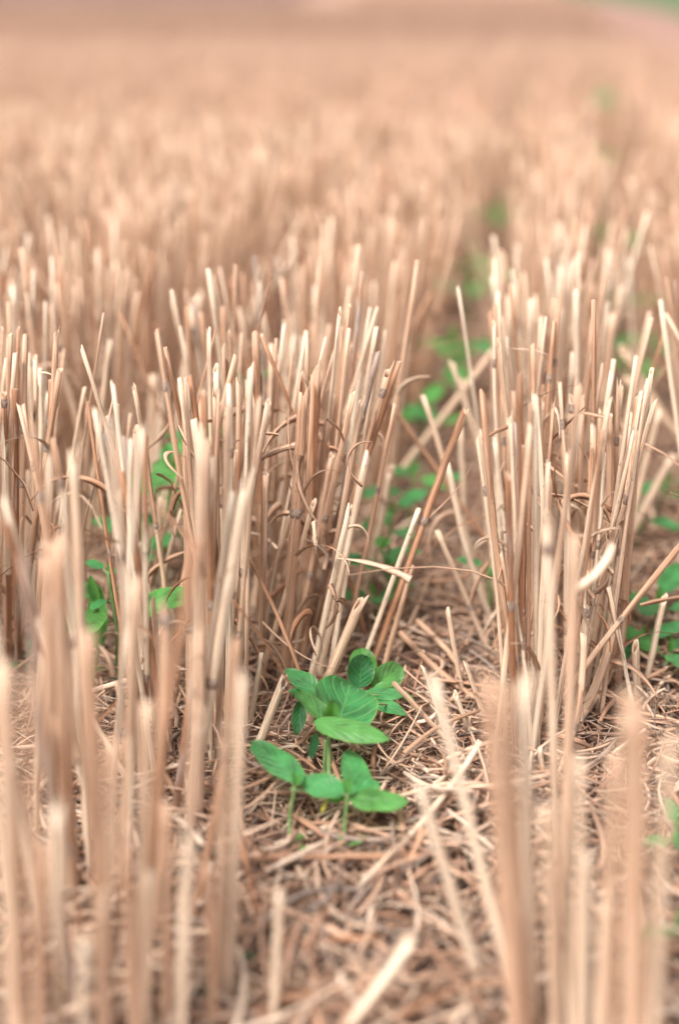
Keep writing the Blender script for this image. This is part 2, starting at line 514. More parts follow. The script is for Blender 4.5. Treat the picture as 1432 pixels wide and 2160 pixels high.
# tip x, tip y, lower x, lower y, tip height (<.32) or depth (>.32), width px, tint, options, label
H = [
 (426,842,432,1180,.86,17,.50,dict(nodes=(.55,),sheath=(.55,.97)),'greyish sheathed stalk ending below a thin bare tip, left edge of the central clump'),
 (456,694,426,811,.90,6,.60,{},'very thin stalk tip leaning right above the left edge of the central clump'),
 (472,730,475,853,.89,8,.55,{},'left one of two slim stalks side by side above the central clump'),
 (483,702,496,811,.92,7,.66,{},'slim brown stalk leaning slightly left over the central clump'),
 (393,832,399,1159,.83,21,.48,dict(nodes=(.3,)),'broad tan stalk forming the left border of the central clump'),
 (456,826,456,1021,.84,17,.40,{},'tan stalk with a flat top behind the blurred thick one left of centre'),
 (430,929,425,1300,.22,27,.52,{},'thick soft-focus stalk rising in front of the left side of the central clump'),
 (527,860,519,1150,.85,23,.24,dict(nodes=(.22,)),'crisp stalk with a white flat cut top left of centre'),
 (571,585,543,686,.92,5,.82,dict(bend=.004),'thin dark red-brown blade tip sticking up highest above the central clump'),
 (540,702,545,900,.90,19,.58,dict(sheath=(.5,.98)),'stalk wrapped in a shredded sheath under the dark blade tip'),
 (552,707,619,908,.89,9,.74,dict(bend=.004),'orange-brown stalk bending down to the right across the central clump'),
 (615,748,606,937,.91,8,.45,{},'narrow pale brown stalk just left of the thick pinkish stalk'),
 (642,811,612,1250,.84,25,.57,dict(nodes=(.62,)),'thick pinkish stalk running down the middle of the central clump'),
 (665,778,659,929,.88,22,.54,dict(sheath=(.45,.98)),'broad stalk in a rough textured sheath near the clump centre'),
 (688,711,674,780,.88,6,.10,dict(bend=-.003),'thin whitish curled tip above the textured stalk'),
 (705,740,676,850,.90,7,.38,{},'thin stalk leaning right over the clump beside the whitish tip'),
 (745,828,678,1147,.86,13,.44,dict(nodes=(.58,)),'right-leaning stalk with a grey joint halfway, in the clump right of centre'),
 (762,849,732,1021,.87,13,.36,dict(nodes=(.45,)),'pale right-leaning stalk behind the one with the grey joint'),
 (820,780,716,1190,.88,16,.42,dict(nodes=(.93,.5),sheath=(.5,.9)),'long right-leaning stalk with a dark joint just below its tip'),
 (833,853,782,1105,.89,10,.50,dict(nodes=(.7,)),'slim rightmost stalk of the central clump'),
 (883,1075,812,1262,.885,11,.06,{},'short white split stalk end against the long dark leaning stalk'),
 (979,867,782,1392,.87,17,.70,dict(nodes=(.63,)),'long dark brown stalk leaning far right out of the central clump'),
 (523,1008,438,1500,.20,24,.16,dict(nodes=(.45,)),'pale thick stalk leaning right, left of the centre, cut lower than its neighbours'),
 (491,1048,440,1400,.185,20,.10,{},'pale cream stalk with a bright rounded top leaning right'),
 (338,1046,361,1190,.95,11,.20,dict(bend=-.006),'small pale curved stalk left of the central clump, over the seedling gap'),
 (382,1080,368,1190,.95,9,.22,dict(bend=-.006),'short curved stalk leaning towards the left border of the central clump'),
 (410,640,374,905,1.08,17,.26,dict(nodes=(.9,)),'tall blurred stalk with a bent whitish tip behind the left of the clump'),
 (347,820,330,985,1.15,20,.12,{},'right one of two bright blurred stalks left of the clump'),
 (325,792,316,985,1.15,17,.18,{},'left one of two bright blurred stalks left of the clump'),
 (824,988,800,1110,1.02,19,.14,{},'pale broad stalk right of the central clump leaning right'),
 (893,837,994,1160,.98,12,.22,dict(nodes=(.5,)),'straight pale stalk leaning left across the gap right of the long dark stalk'),
 (952,766,1011,947,1.05,12,.20,{},'pale left-leaning stalk in the gap with a cream tip'),
 (969,800,1012,960,1.08,15,.26,{},'blurred stalk leaning left just behind the cream-tipped one'),
 (1040,741,955,850,1.15,15,.26,{},'blurred stalk leaning sharply right across the gap'),
 (1017,909,1034,1120,.98,14,.16,{},'cream stalk with a flat top at the left side of the right clump'),
 (1044,930,1068,1140,.93,12,.05,{},'whitish stalk at the left side of the right clump'),
 (971,909,979,1075,1.05,12,.15,{},'pale stalk behind the left edge of the right clump'),
 (943,980,1040,1300,.96,14,.13,dict(bend=-.004),'long cream stalk leaning left into the gap from the right clump'),
 (922,1120,1020,1350,.93,12,.24,dict(nodes=(.45,)),'cream stalk leaning left with a pale joint low down'),
 (1061,825,1066,1100,.92,12,.42,dict(nodes=(.82,),sheath=(.3,.8)),'stalk with a grey joint near its top, left part of the right clump'),
 (1072,888,1080,1200,.90,11,.40,{},'slim tan stalk, left part of the right clump'),
 (1088,896,1102,1200,.88,14,.96,dict(nodes=(.2,)),'grey weathered stalk in the right clump'),
 (1118,800,1124,900,.91,8,.66,dict(bend=.002),'thin brown frayed stalk tip over the grey weathered stalk'),
 (1145,812,1122,938,.92,6,.72,{},'thin dark blade leaning right over the right clump'),
 (1128,896,1126,1200,.87,19,.56,{},'broad pinkish stalk in the right clump'),
 (1147,837,1145,1030,.93,11,.18,{},'pale stalk behind the broad pinkish one'),
 (1206,842,1209,1150,.89,14,.34,dict(nodes=(.97,.45)),'stalk with a dark joint for a cap, centre of the right clump'),
 (1187,921,1200,1150,.88,13,.62,dict(nodes=(.55,)),'brownish stalk with a joint, centre of the right clump'),
 (1225,842,1224,1080,.91,14,.44,{},'tan stalk behind the dark-capped one'),
 (1252,896,1239,1180,.87,16,.38,dict(nodes=(.5,),sheath=(.5,.96)),'stalk with a frayed top and a wide grey joint, right clump'),
 (1267,870,1262,1150,.89,13,.50,{},'narrow stalk between two broad ones in the right clump'),
 (1284,875,1286,1180,.87,16,.52,{},'flat-topped tan stalk right of the frayed one'),
 (1278,762,1286,871,.90,6,.68,{},'thin reddish stalk tip standing highest in the right clump'),
 (1307,821,1296,980,.94,12,.22,dict(nodes=(.85,)),'pale stalk with a whitish joint below its tip, right clump'),
 (1328,854,1318,1100,.90,11,.72,{},'brown split-topped stalk at the right of the right clump'),
 (1334,875,1314,1160,.86,20,.36,dict(nodes=(.35,)),'broad cream stalk at the right of the right clump'),
 (1344,913,1324,1200,.84,19,.44,{},'rightmost broad stalk of the right clump'),
 (1389,867,1345,1040,1.05,14,.20,{},'blurred pale stalk leaning right, right of the right clump'),
 (1418,962,1362,1060,1.1,18,.16,{},'blurred pale stalk leaning sharply right near the right edge'),
 (1154,1092,1168,1560,.205,21,.20,dict(nodes=(.93,)),'long cream stalk with a grey joint at the top in front of the right clump'),
 (1290,664,1272,900,1.12,19,.34,{},'tall blurred stalk behind the right clump'),
 (1286,590,1222,810,1.25,14,.24,{},'long blurred stalk leaning right behind the right clump'),
 (1202,703,1199,860,1.1,10,.30,{},'thin blurred stalk behind the dark-capped stalk'),
 (1312,737,1400,880,1.2,16,.24,{},'blurred stalk leaning sharply left near the right edge, upper one'),
 (1322,800,1431,920,1.18,17,.28,{},'blurred stalk leaning sharply left near the right edge, lower one'),
 (944,1287,972,1445,.88,11,.24,{},'short upright stalk with a dark split in the litter right of the centre'),
 (982,1401,1003,1460,.87,10,.18,{},'very short stub beside the short split stalk'),
 (959,1464,1040,1670,.84,12,.14,{},'short cream stalk leaning left at the foot of the right clump'),
 (913,1428,1010,1800,.16,23,.14,{},'blurred pale stalk leaning left in front of the gap, upper one'),
 (892,1408,903,1440,.86,8,.08,{},'small white stalk end behind the upper blurred leaning stalk'),
 (884,1655,990,2010,.115,23,.12,{},'blurred pale stalk leaning left in front of the gap, lower one'),
 (1400,1262,1352,1500,.90,14,.08,{},'white-topped stalk leaning right by the right edge'),
 (1296,1318,1250,1425,.85,19,.28,dict(bend=.004),'folded broad stalk, its grey bend highest, left leg'),
 (1303,1328,1330,1480,.85,9,.03,{},'thin white stalk leaning left from the bend of the folded stalk'),
 (1237,1281,1218,1640,.82,15,.12,dict(nodes=(.97,)),'cream stalk topped by a dark grey joint, in front of the right clump'),
 (1211,1140,1197,1678,.195,25,.50,{},'blurred tan stalk crossing the right clump'),
 (1104,1428,1112,1800,.172,31,.16,{},'very blurred cream stalk at the lower right'),
 (1062,1436,1085,1800,.178,27,.60,{},'very blurred tan stalk left of the cream one at the lower right'),
 (1028,1440,1062,1850,.188,34,.66,{},'leftmost very blurred brown stalk at the lower right'),
 (1322,1478,1322,2000,.188,32,.52,{},'left one of two merged very blurred stalks by the right edge'),
 (1350,1484,1345,2000,.186,30,.56,{},'right one of two merged very blurred stalks by the right edge'),
 (1138,1578,1152,1690,.80,12,.20,{},'short stub between the blurred stalks at the lower right'),
 (1339,1362,1346,1480,.88,17,.18,{},'pale short stalk beside the thin white one'),
 (5,696,6,900,.92,8,.44,{},'slim stalk cut by the left edge, level with the left clump tops'),
 (21,708,20,1143,.88,14,.52,dict(nodes=(.78,)),'stalk with a dark round joint in the far left clump'),
 (39,694,38,1000,.91,9,.68,{},'orange-brown thin stalk in the far left clump'),
 (54,710,49,1143,.87,14,.48,dict(nodes=(.75,.6)),'flat-topped stalk with two joints in the far left clump'),
 (10,830,16,1143,.87,13,.74,dict(nodes=(.97,),sheath=(.4,.95)),'shorter brown sheathed stalk in the far left clump'),
 (30,600,28,720,1.05,12,.16,{},'pale blurred stalk behind the far left clump'),
 (103,828,84,1010,.92,10,.10,{},'cream stalk leaning slightly right beside the far left clump'),
 (107,964,102,1124,.22,16,.22,{},'blurred rounded stalk between the left clump and the whitish one'),
 (120,722,156,880,1.05,14,.30,dict(nodes=(.98,)),'blurred stalk leaning left with a grey top, upper left'),
 (233,719,187,1100,1.0,12,.24,{},'long pale stalk leaning right, left of the centre'),
 (179,817,140,1045,.93,8,.22,{},'slim stalk leaning right with a cream top at the left'),
 (187,863,180,1110,.97,12,.34,{},'blurred stalk beside the slim cream-topped one'),
 (227,880,268,1260,.90,15,.42,dict(nodes=(.97,.55)),'sharp stalk leaning left with a grey joint for a top'),
 (276,875,264,968,.93,7,.40,{},'thin hooked stalk tip left of the sheathed stalk'),
 (288,906,293,1230,.88,15,.54,{},'upright tan stalk over the left seedling gap'),
 (157,953,168,1250,.22,26,.30,{},'blurred stalk with a whitish top at the left'),
 (122,1140,138,1700,.198,36,.62,{},'very blurred broad brown stalk at the lower left'),
 (96,1160,110,1700,.20,26,.56,{},'very blurred stalk against the broad brown one'),
 (47,1167,78,1420,.22,17,.93,dict(),'blurred grey stalk leaning left at the lower left'),
 (288,1236,268,1700,.175,26,.46,{},'blurred tan stalk below the left seedling gap'),
 (352,1283,340,1700,.17,26,.60,dict(nodes=(.97,)),'blurred brown stalk with a grey blunt top, left of centre'),
 (338,1271,346,1340,.92,9,.16,{},'small cream stub behind the blurred grey-topped stalk'),
 (395,1213,397,1260,.90,8,.03,{},'tiny white stub at the foot of the central clump'),
 (122,1702,114,2000,.15,30,.08,{},'whitish blurred stub in the lower left corner region'),
 (176,1980,176,2120,.10,24,.10,{},'small pale blurred stub near the bottom left'),
 (8,1395,26,2000,.205,44,.40,{},'very blurred pale stalk at the left edge, lowest corner'),
 (64,1420,74,1900,.215,26,.60,{},'very blurred stalk next to the left edge'),
 (185,1330,205,1800,.20,34,.64,{},'very blurred brown stalk right of the broad one at the lower left'),
 (130,1534,156,1720,.74,13,.10,{},'soft cream stalk leaning left among the lower left stalks'),
 (186,1495,278,1655,.78,13,.16,{},'cream stalk slanting left behind the lower left stalks'),
 (229,1734,262,1840,.74,13,.18,{},'short cream stalk leaning left near the lower left'),
 (512,1422,492,1850,.165,25,.22,{},'blurred pale stalk left of the front seedlings'),
 (599,1433,506,1677,.82,19,.12,{},'pale flat-topped stalk leaning right beside the front seedling'),
 (551,1378,532,1500,.86,12,.08,{},'whitish stalk end left of the big leafed seedling'),
 (762,1268,612,1625,.84,22,.34,dict(nodes=()),'broad stalk leaning right behind the big leafed seedling'),
 (415,1330,408,1600,.19,18,.48,{},'soft tan stalk below the left border of the central clump'),
 (662,1060,560,1390,.87,12,.30,{},'cream stalk leaning right, low in the central clump'),
 (700,960,620,1390,.89,12,.40,dict(nodes=(.5,)),'tan stalk leaning right, low in the central clump'),
 (690,890,650,1200,.90,13,.52,{},'pinkish stalk behind the textured sheath'),
 (585,760,580,1000,.93,11,.44,{},'tan stalk behind the bent orange-brown one'),
 (500,950,500,1300,.88,16,.62,dict(sheath=(.3,.95)),'brown sheathed stalk left of the crisp white-topped one'),
 (560,1000,552,1350,.87,15,.40,{},'tan stalk right of the crisp white-topped one'),
 (790,905,735,1150,.90,10,.80,{},'dark brown narrow stalk at the right side of the central clump'),
 (775,960,690,1340,.88,16,.16,{},'bright cream stalk leaning right at the right side of the central clump'),
 (737,1075,668,1380,.86,14,.06,{},'bright whitish stalk leaning right, lower right of the central clump'),
 (735,1180,715,1300,.88,12,.10,{},'pale stalk low at the right side of the central clump'),
 (870,1190,838,1300,.90,12,.46,{},'short stalk leaning right behind the long dark one'),
 (1160,1000,1158,1300,.89,13,.46,{},'tan stalk left of the centre of the right clump'),
 (1175,1690,1210,2100,.12,22,.20,{},'blurred cream stalk at the bottom right, left one'),
 (1240,1800,1232,2130,.10,22,.12,{},'blurred cream stalk at the bottom right, middle one'),
 (1145,1700,1165,2100,.13,18,.34,{},'blurred tan stalk at the bottom right'),
 (1290,1650,1262,2100,.14,24,.42,{},'blurred stalk leaning right at the bottom right'),
 (1410,1560,1380,2000,.19,26,.30,{},'blurred pale stalk at the right edge'),
 (400,1760,385,2100,.12,26,.16,{},'blurred bright stalk at the lower left of the centre'),
 (590,1880,578,2140,.07,18,.14,{},'blurred stalk upright near the bottom left of the centre'),
 (475,1540,470,1850,.14,20,.44,{},'soft stalk left of the front seedlings'),
 (240,1560,232,2000,.17,30,.55,{},'very blurred stalk in the lower left mass'),
 (310,1480,300,1900,.16,26,.34,{},'very blurred pale stalk in the lower left mass'),
 (30,1640,44,2100,.155,36,.45,{},'wide blurred tan stalk in the bottom left corner, first from the edge'),
 (92,1800,84,2150,.125,34,.64,{},'wide blurred brown stalk in the bottom left corner, second from the edge'),
 (216,1890,222,2150,.11,32,.50,{},'blurred tan stub at the bottom left, right of the small pale stub'),
 (262,1760,282,2120,.12,28,.60,{},'blurred brown stalk at the bottom left leaning left'),
 (318,1840,300,2150,.10,30,.30,{},'blurred cream stub at the bottom, a fifth of the way across'),
 (352,1700,350,2120,.12,24,.52,{},'blurred tan stalk at the bottom beside the bright one'),
 (440,1830,448,2140,.085,20,.66,{},'blurred brown stub at the bottom right of the bright one'),
 (420,1500,392,1880,.15,22,.12,dict(nodes=(.5,)),'bright cream stalk leaning right in the lower left mass'),
 (470,1700,462,1980,.10,18,.30,{},'soft cream stub left of the level brown straw'),
 (1100,1900,1090,2150,.08,22,.40,{},'blurred tan stub at the bottom right beside the twig'),
 (1190,1980,1196,2160,.06,24,.22,{},'blurred cream stub at the bottom right, lowest one'),
 (1275,1900,1262,2150,.09,26,.30,{},'blurred pale stub at the bottom right between two taller stalks'),
 (1220,1600,1212,2000,.15,20,.26,{},'soft cream stalk at the foot of the right clump'),
 (1168,1560,1180,1950,.16,18,.42,{},'soft tan stalk at the foot of the right clump'),
 (1390,1800,1384,2150,.12,28,.46,{},'blurred tan stalk in the bottom right corner'),
 (1340,1900,1350,2150,.10,30,.60,{},'blurred brown stub in the bottom right corner'),
 (1290,1590,1290,1950,.16,20,.56,{},'soft brown stalk left of the two merged blurred stalks'),
]
hero_xy = []
for (tx, ty, lx, ly, hd, wpx, tint, op, lab) in H:
    op = dict(op)
    h = hd if hd < .32 else CH - hd * (SP + CP * (ty - 1080) / F)
    nd = op.pop('nodes', ()); shh = op.pop('sheath', None); bd = op.pop('bend', 0.0)
    if hd < .32 and tint < .8: tint *= .78
    o = stalk_px(tx, ty, lx, ly, h, wpx, tint, lab, GR, nodes=nd, sheath=shh, bend=bd, sl=rng.normal(0, .05), blade=1 if nd and .75 < (hd if hd > .32 else .5) < 1 and rng.random() < .4 else 0)
    hero_xy.append((o.location.x, o.location.y))

# ------------------------------------------------------------------ fallen straws one can pick out
FG = 'loose straws lying on the mulch'
FALL = [
 (505,1809,.017, 912,1805,.015, 14,.72,'long brown straw lying level across the foot of the front seedlings',(.3,)),
 (1012,1568,.030, 754,1868,.018, 14,.12,'cream straw lying diagonally right of the front seedlings',()),
 (418,1790,.035, 540,1838,.012, 20,.95,'grey straw slanting down left of the front seedlings',()),
 (507,1758,.03, 562,1980,.008, 13,.80,'orange-brown blade hanging down left of the front seedlings',()),
 (625,1826,.012, 674,1975,.010, 10,.14,'short cream straw pointing down below the left front seedling',()),
 (866,1985,.055, 735,2165,.02, 26,.12,'thick pale blurred straw slanting up at the bottom middle',()),
 (596,1987,.012, 795,1976,.012, 13,.78,'brown curved blade lying below the front seedlings',()),
 (590,2108,.015, 818,2084,.015, 16,.80,'orange blurred blade lying along the bottom',()),
 (840,2144,.02, 1084,2066,.02, 12,.72,'brown blurred twig at the bottom right of the middle',()),
 (791,1841,.010, 940,1965,.010, 14,.36,'tan straw slanting down right below the diagonal cream one',()),
 (889,1745,.020, 835,1868,.010, 12,.66,'brown straw crossing the long level one, left of a pair',()),
 (900,1752,.018, 862,1850,.010, 11,.58,'brown straw crossing the long level one, right of a pair',()),
 (850,1590,.03, 1010,1500,.02, 9,.55,'thin bent straw above the mulch right of the big leafed seedling',()),
 (890,1225,.02, 1020,1190,.03, 9,.66,'thin brown straw bridging the gap beside the long dark stalk',()),
 (1330,1240,.02, 1432,1200,.03, 9,.58,'thin straw lying right of the right clump',()),
 (180,1470,.05, 320,1425,.05, 13,.16,'pale split straw lying level between the lower left stalks',()),
 (0,1244,.06, 56,1240,.06, 9,.62,'short brown straw lying level at the left edge',()),
 (180,1364,.03, 268,1364,.03, 6,.40,'thin straw lying level in the left seedling gap',()),
 (553,1275,.05, 735,1130,.09, 9,.78,'thin dark straw slanting through the middle of the central clump',()),
 (500,1130,.12, 640,1440,.04, 8,.76,'thin brown stem curving down in front of the central clump',()),
 (845,1335,.02, 1000,1470,.012, 13,.55,'brown straw slanting down in the gap',()),
 (880,1310,.02, 990,1440,.012, 12,.45,'tan straw slanting down in the gap beside a brown one',()),
 (830,1440,.05, 940,1560,.012, 11,.34,'pale straw slanting down from the right leaves of the big leafed seedling',()),
 (1215,1245,.14, 1285,1168,.16, 22,.20,'broad pale folded blade jutting right in front of the right clump',()),
 (345,1090,.06, 300,1020,.08, 9,.30,'thin pale straw slanting in the left seedling gap',()),
 (690,885,.19, 725,940,.16, 5,.55,'thin twig jutting left from the jointed stalk of the central clump',()),
 (610,1440,.07, 480,1250,.12, 5,.80,'thin dark stem arching left of the big leafed seedling',()),
]
for (x1, y1, z1, x2, y2, z2, wp, tn, lab, nd) in FALL:
    fallen_px(x1, y1, z1, x2, y2, z2, wp, tn, lab, bend=tuple(rng.normal(0, .0025, 3)), group=FG, nodes=nd)

# ------------------------------------------------------------------ soybean seedlings
def leaf_mesh(base, tip, width, nrm, cup=.25, droop=.1, fold=0.0, wave=.03, point=1.0, nu=12, nv=16, tint=.5, asym=0.0):
    """ovate leaf from base to tip; cup lifts the edges, droop bends the tip down (fractions of length)"""
    base, tip = Vector(base), Vector(tip)
    ax = tip - base; Ln = ax.length; ax.normalize()
    n = Vector(nrm); n = (n - ax * n.dot(ax)).normalized()
    sd_ = ax.cross(n).normalized()
    V, A_ = [], []
    ph = rng.uniform(0, 6)
    for k in range(nv + 1):
        v = k / nv
        prof = (max(0, v) ** .5) * (max(0, 1 - v) ** (.68 * point)) / .615
        prof = max(prof, .015)
        for j in range(nu + 1):
            u = j / nu * 2 - 1
            hw = width * .5 * prof * (1 + asym * u)
            z = cup * width * .5 * (abs(u) ** 1.6) * prof - abs(u) * fold * 0
            z += droop * Ln * (-(v ** 2) + v * .3)
            z += wave * width * math.sin(v * 11 + ph + u * 2) * abs(u)
            z -= .012 * width * math.cos((v * 9 - abs(u) * 2.3) * 2 * math.pi) * (1 - abs(u) ** 4)
            p = base + ax * (v * Ln) + sd_ * (u * hw * (1 - abs(cup) * .25)) + n * z
            V.append(p); A_.append((u * .5 + .5, v, 0, tint))
    q = [(k * (nu + 1) + j, k * (nu + 1) + j + 1, (k + 1) * (nu + 1) + j + 1, (k + 1) * (nu + 1) + j) for k in range(nv) for j in range(nu)]
    return np.array([tuple(p) for p in V]), q, np.array(A_)

class Plant:
    def __init__(self, base, label, group='soybean seedlings sprouting between the rows', name='soybean_seedling'):
        self.root = empty(name, base); self.base = Vector(base)
        tag(self.root, label, 'seedling', group)
    def leaf(self, base, tip, width, nrm=(0, -.4, 1), mat=None, name='leaf', label=None, both=True, **kw):
        m = MB()
        V, q, A_ = leaf_mesh(Vector(base) - self.base, Vector(tip) - self.base, width, nrm, **kw)
        m.add(V, q, A_)
        o = m.build(name, mat or M_LEAF, self.root)
        if label: o['label'] = label
        return o
    def tube(self, pts, r0, r1, name='stem', mat=None, K=8):
        P = np.array([tuple(Vector(p) - self.base) for p in pts])
        # resample smoothly
        t = np.linspace(0, len(P) - 1, 12); i0 = np.minimum(t.astype(int), len(P) - 2); f = (t - i0)[:, None]
        Pm = P[i0] * (1 - f) + P[i0 + 1] * f
        Pm[1:-1] = (Pm[:-2] + Pm[1:-1] * 2 + Pm[2:]) / 4
        rr = np.linspace(r0, r1, 12)[None]
        m = MB(); tubes(m, Pm[None], rr, rr, K, np.array([.5]))
        return m.build(name, mat or M_GSTEM, self.root)
    def lobe(self, c, d, ln, wd, th, mat=None, name='cotyledon'):
        """thick little oval: cotyledon or folded bud leaf"""
        c = Vector(c) - self.base; d = Vector(d).normalized()
        S = 9; t = np.linspace(0, 1, S)
        C = np.array([tuple(c + d * (ln * x) + Vector((0, 0, .12 * ln)) * math.sin(x * 3.14)) for x in t])
        pr = np.sqrt(np.clip(1 - (2 * t - 1) ** 2, .02, 1))
        m = MB(); tubes(m, C[None], (pr * wd / 2)[None], (pr * th / 2)[None], 10, np.array([.5]), roll=np.array([0.]))
        return m.build(name, mat or M_COT, self.root)

def P_(x, y, d): return at(x, y, d)
def wid(px, d): return px * d / F
def gnd(x, y):
    p = at(x, y, depth_for(y, .004)); return p

# --- the big-leafed seedling in the middle
D = .80
b = gnd(694, 1690)
s = Plant(b, 'soybean seedling with the largest cupped leaf, between the central clump and the front pair')
n0 = P_(693, 1560, .800)
top = P_(700, 1525, .798)
s.tube([b, P_(694, 1620, .80), n0, top], .0017, .0013)
s.tube([P_(686, 1690, .806), P_(684, 1620, .806), P_(686, 1560, .804)], .0012, .0010, name='side_stem')
s.leaf(P_(702, 1558, .795), P_(742, 1432, .835), wid(178, .80), (0.10, -.80, .55), cup=.30, droop=.12, wave=.03, point=.62, label='largest leaf, cupped and facing out')
s.leaf(P_(662, 1522, .785), P_(820, 1555, .765), wid(78, .78), (.05, -.55, .85), cup=-.2, droop=.08, mat=M_LEAFY, point=1.0, wave=.02, label='yellow-green leaf drooping to the right')
s.leaf(P_(692, 1530, .795), P_(624, 1458, .80), wid(70, .80), (.35, -.25, .9), cup=.40, droop=.10, mat=M_LEAFY, point=.8)
s.leaf(P_(694, 1518, .80), P_(704, 1476, .79), wid(42, .80), (.1, -.95, .3), cup=.5, droop=0, mat=M_LEAFY, point=.7, name='young_leaf')
s.leaf(P_(672, 1468, .83), P_(602, 1406, .845), wid(72, .84), (.10, -.40, 1), cup=.25, droop=.12)
s.leaf(P_(672, 1476, .835), P_(612, 1452, .83), wid(40, .84), (.10, -.35, 1), cup=.2, droop=.2)
s.tube([P_(690, 1545, .80), P_(682, 1500, .815), P_(672, 1470, .83)], .0010, .0008, name='petiole')
s.leaf(P_(636, 1478, .84), P_(624, 1552, .83), wid(46, .83), (.1, -1, .15), cup=.2, droop=0, mat=M_LEAFD)
s.leaf(P_(668, 1545, .83), P_(652, 1606, .825), wid(30, .83), (.3, -1, .15), cup=.2, droop=0, mat=M_LEAFD)
s.tube([P_(668, 1500, .83), P_(640, 1478, .84)], .0007, .0006, name='petiole')

# --- sharp seedling behind it, to the right
b = gnd(752, 1605)
s = Plant(b, 'sharp soybean seedling with an upright deeply veined dark leaf, right behind the biggest leaf')
hub = P_(770, 1456, .872)
s.tube([b, P_(752, 1560, .865), P_(762, 1500, .868), hub], .0015, .0011)
s.leaf(P_(757, 1452, .868), P_(764, 1380, .868), wid(74, .87), (.05, -1, .25), cup=.22, droop=.0, mat=M_LEAFD, point=.7, nv=22, label='dark upright leaf with deep veins')
s.leaf(P_(768, 1444, .882), P_(762, 1366, .886), wid(76, .88), (.15, -1, .35), cup=.2, droop=.05, mat=M_LEAFY, point=.7)
s.leaf(P_(784, 1448, .875), P_(848, 1408, .885), wid(70, .88), (-.1, -.9, .6), cup=.15, droop=-.06, mat=M_LEAFY, point=.7)
s.leaf(P_(788, 1450, .87), P_(844, 1434, .870), wid(20, .88), (0, -.6, .9), cup=.2, droop=.1, mat=M_LEAFY)
s.leaf(P_(772, 1460, .868), P_(856, 1462, .858), wid(54, .87), (0, -.36, 1), cup=-.12, droop=.10)
s.leaf(P_(776, 1476, .862), P_(858, 1504, .85), wid(54, .86), (0, -.28, 1), cup=.1, droop=.10)
s.leaf(P_(842, 1458, .868), P_(876, 1484, .865), wid(26, .87), (.1, -.4, 1), cup=.1, droop=.1, mat=M_LEAFY)
s.tube([hub, P_(790, 1468, .862), P_(846, 1458, .868)], .0007, .0005, name='petiole')

# --- front left seedling
b = gnd(612, 1796)
s = Plant(b, 'front left soybean seedling holding one broad pointed leaf out to the left')
s.tube([b, P_(610, 1730, .752), P_(622, 1655, .75)], .0011, .0010)
s.leaf(P_(640, 1652, .75), P_(530, 1562, .775), wid(84, .76), (.10, -.42, 1), cup=.08, droop=.02, point=.85)
s.leaf(P_(582, 1590, .79), P_(560, 1566, .80), wid(26, .79), (.1, -.6, 1), cup=.3, droop=0)
s.leaf(P_(622, 1658, .747), P_(618, 1626, .745), wid(20, .75), (.5, -.9, .3), cup=.5, droop=0, mat=M_LEAFY, name='bud_leaf')
s.leaf(P_(628, 1658, .745), P_(636, 1630, .745), wid(18, .75), (-.5, -.9, .3), cup=.5, droop=0, mat=M_LEAFY, name='bud_leaf')
s.tube([P_(612, 1665, .75), P_(640, 1668, .75)], .0009, .0006, name='petiole')
s.lobe(P_(612, 1776, .748), (.9, -.2, .45), .0085, .0070, .0020)
s.lobe(P_(614, 1780, .745), (.9, -.7, .0), .0100, .0055, .0018)

# --- front right seedling
b = gnd(724, 1808)
s = Plant(b, 'front right soybean seedling with a raised triangular leaf and a flat leaf pointing right')
s.tube([b, P_(726, 1740, .745), P_(734, 1672, .745)], .0013, .0011)
s.leaf(P_(728, 1672, .745), P_(636, 1646, .755), wid(78, .75), (0, -.50, 1), cup=.10, droop=.0, point=.75)
s.leaf(P_(748, 1688, .745), P_(732, 1576, .79), wid(88, .76), (.20, -.75, .75), cup=.10, droop=.05, point=.9, asym=.35)
s.leaf(P_(736, 1680, .742), P_(860, 1692, .735), wid(88, .74), (.0, -.28, 1), cup=-.10, droop=.02, mat=M_LEAFY, point=.95)
s.leaf(P_(760, 1672, .755), P_(800, 1650, .76), wid(46, .75), (0, -.5, 1), cup=.05, droop=.0, point=.8)
s.leaf(P_(730, 1676, .738), P_(724, 1638, .738), wid(20, .74), (.5, -.9, .2), cup=.6, droop=0, mat=M_LEAFY, name='bud_leaf')
s.leaf(P_(736, 1676, .737), P_(743, 1634, .738), wid(18, .74), (-.5, -.9, .2), cup=.6, droop=0, mat=M_LEAFY, name='bud_leaf')
s.leaf(P_(690, 1686, .75), P_(674, 1716, .748), wid(14, .75), (.6, -.8, .2), cup=.3, droop=0, mat=M_YELLOW, name='leaf', label='small withered yellow leaf')
s.leaf(P_(734, 1683, .748), P_(690, 1688, .752), wid(26, .75), (0, -.5, 1), cup=.1, droop=.05, mat=M_LEAFY)
s.lobe(P_(732, 1782, .735), (1, -.1, .40), .0110, .0080, .0020)
s.lobe(P_(727, 1784, .735), (-.3, -.4, .7), .0075, .0055, .0018)

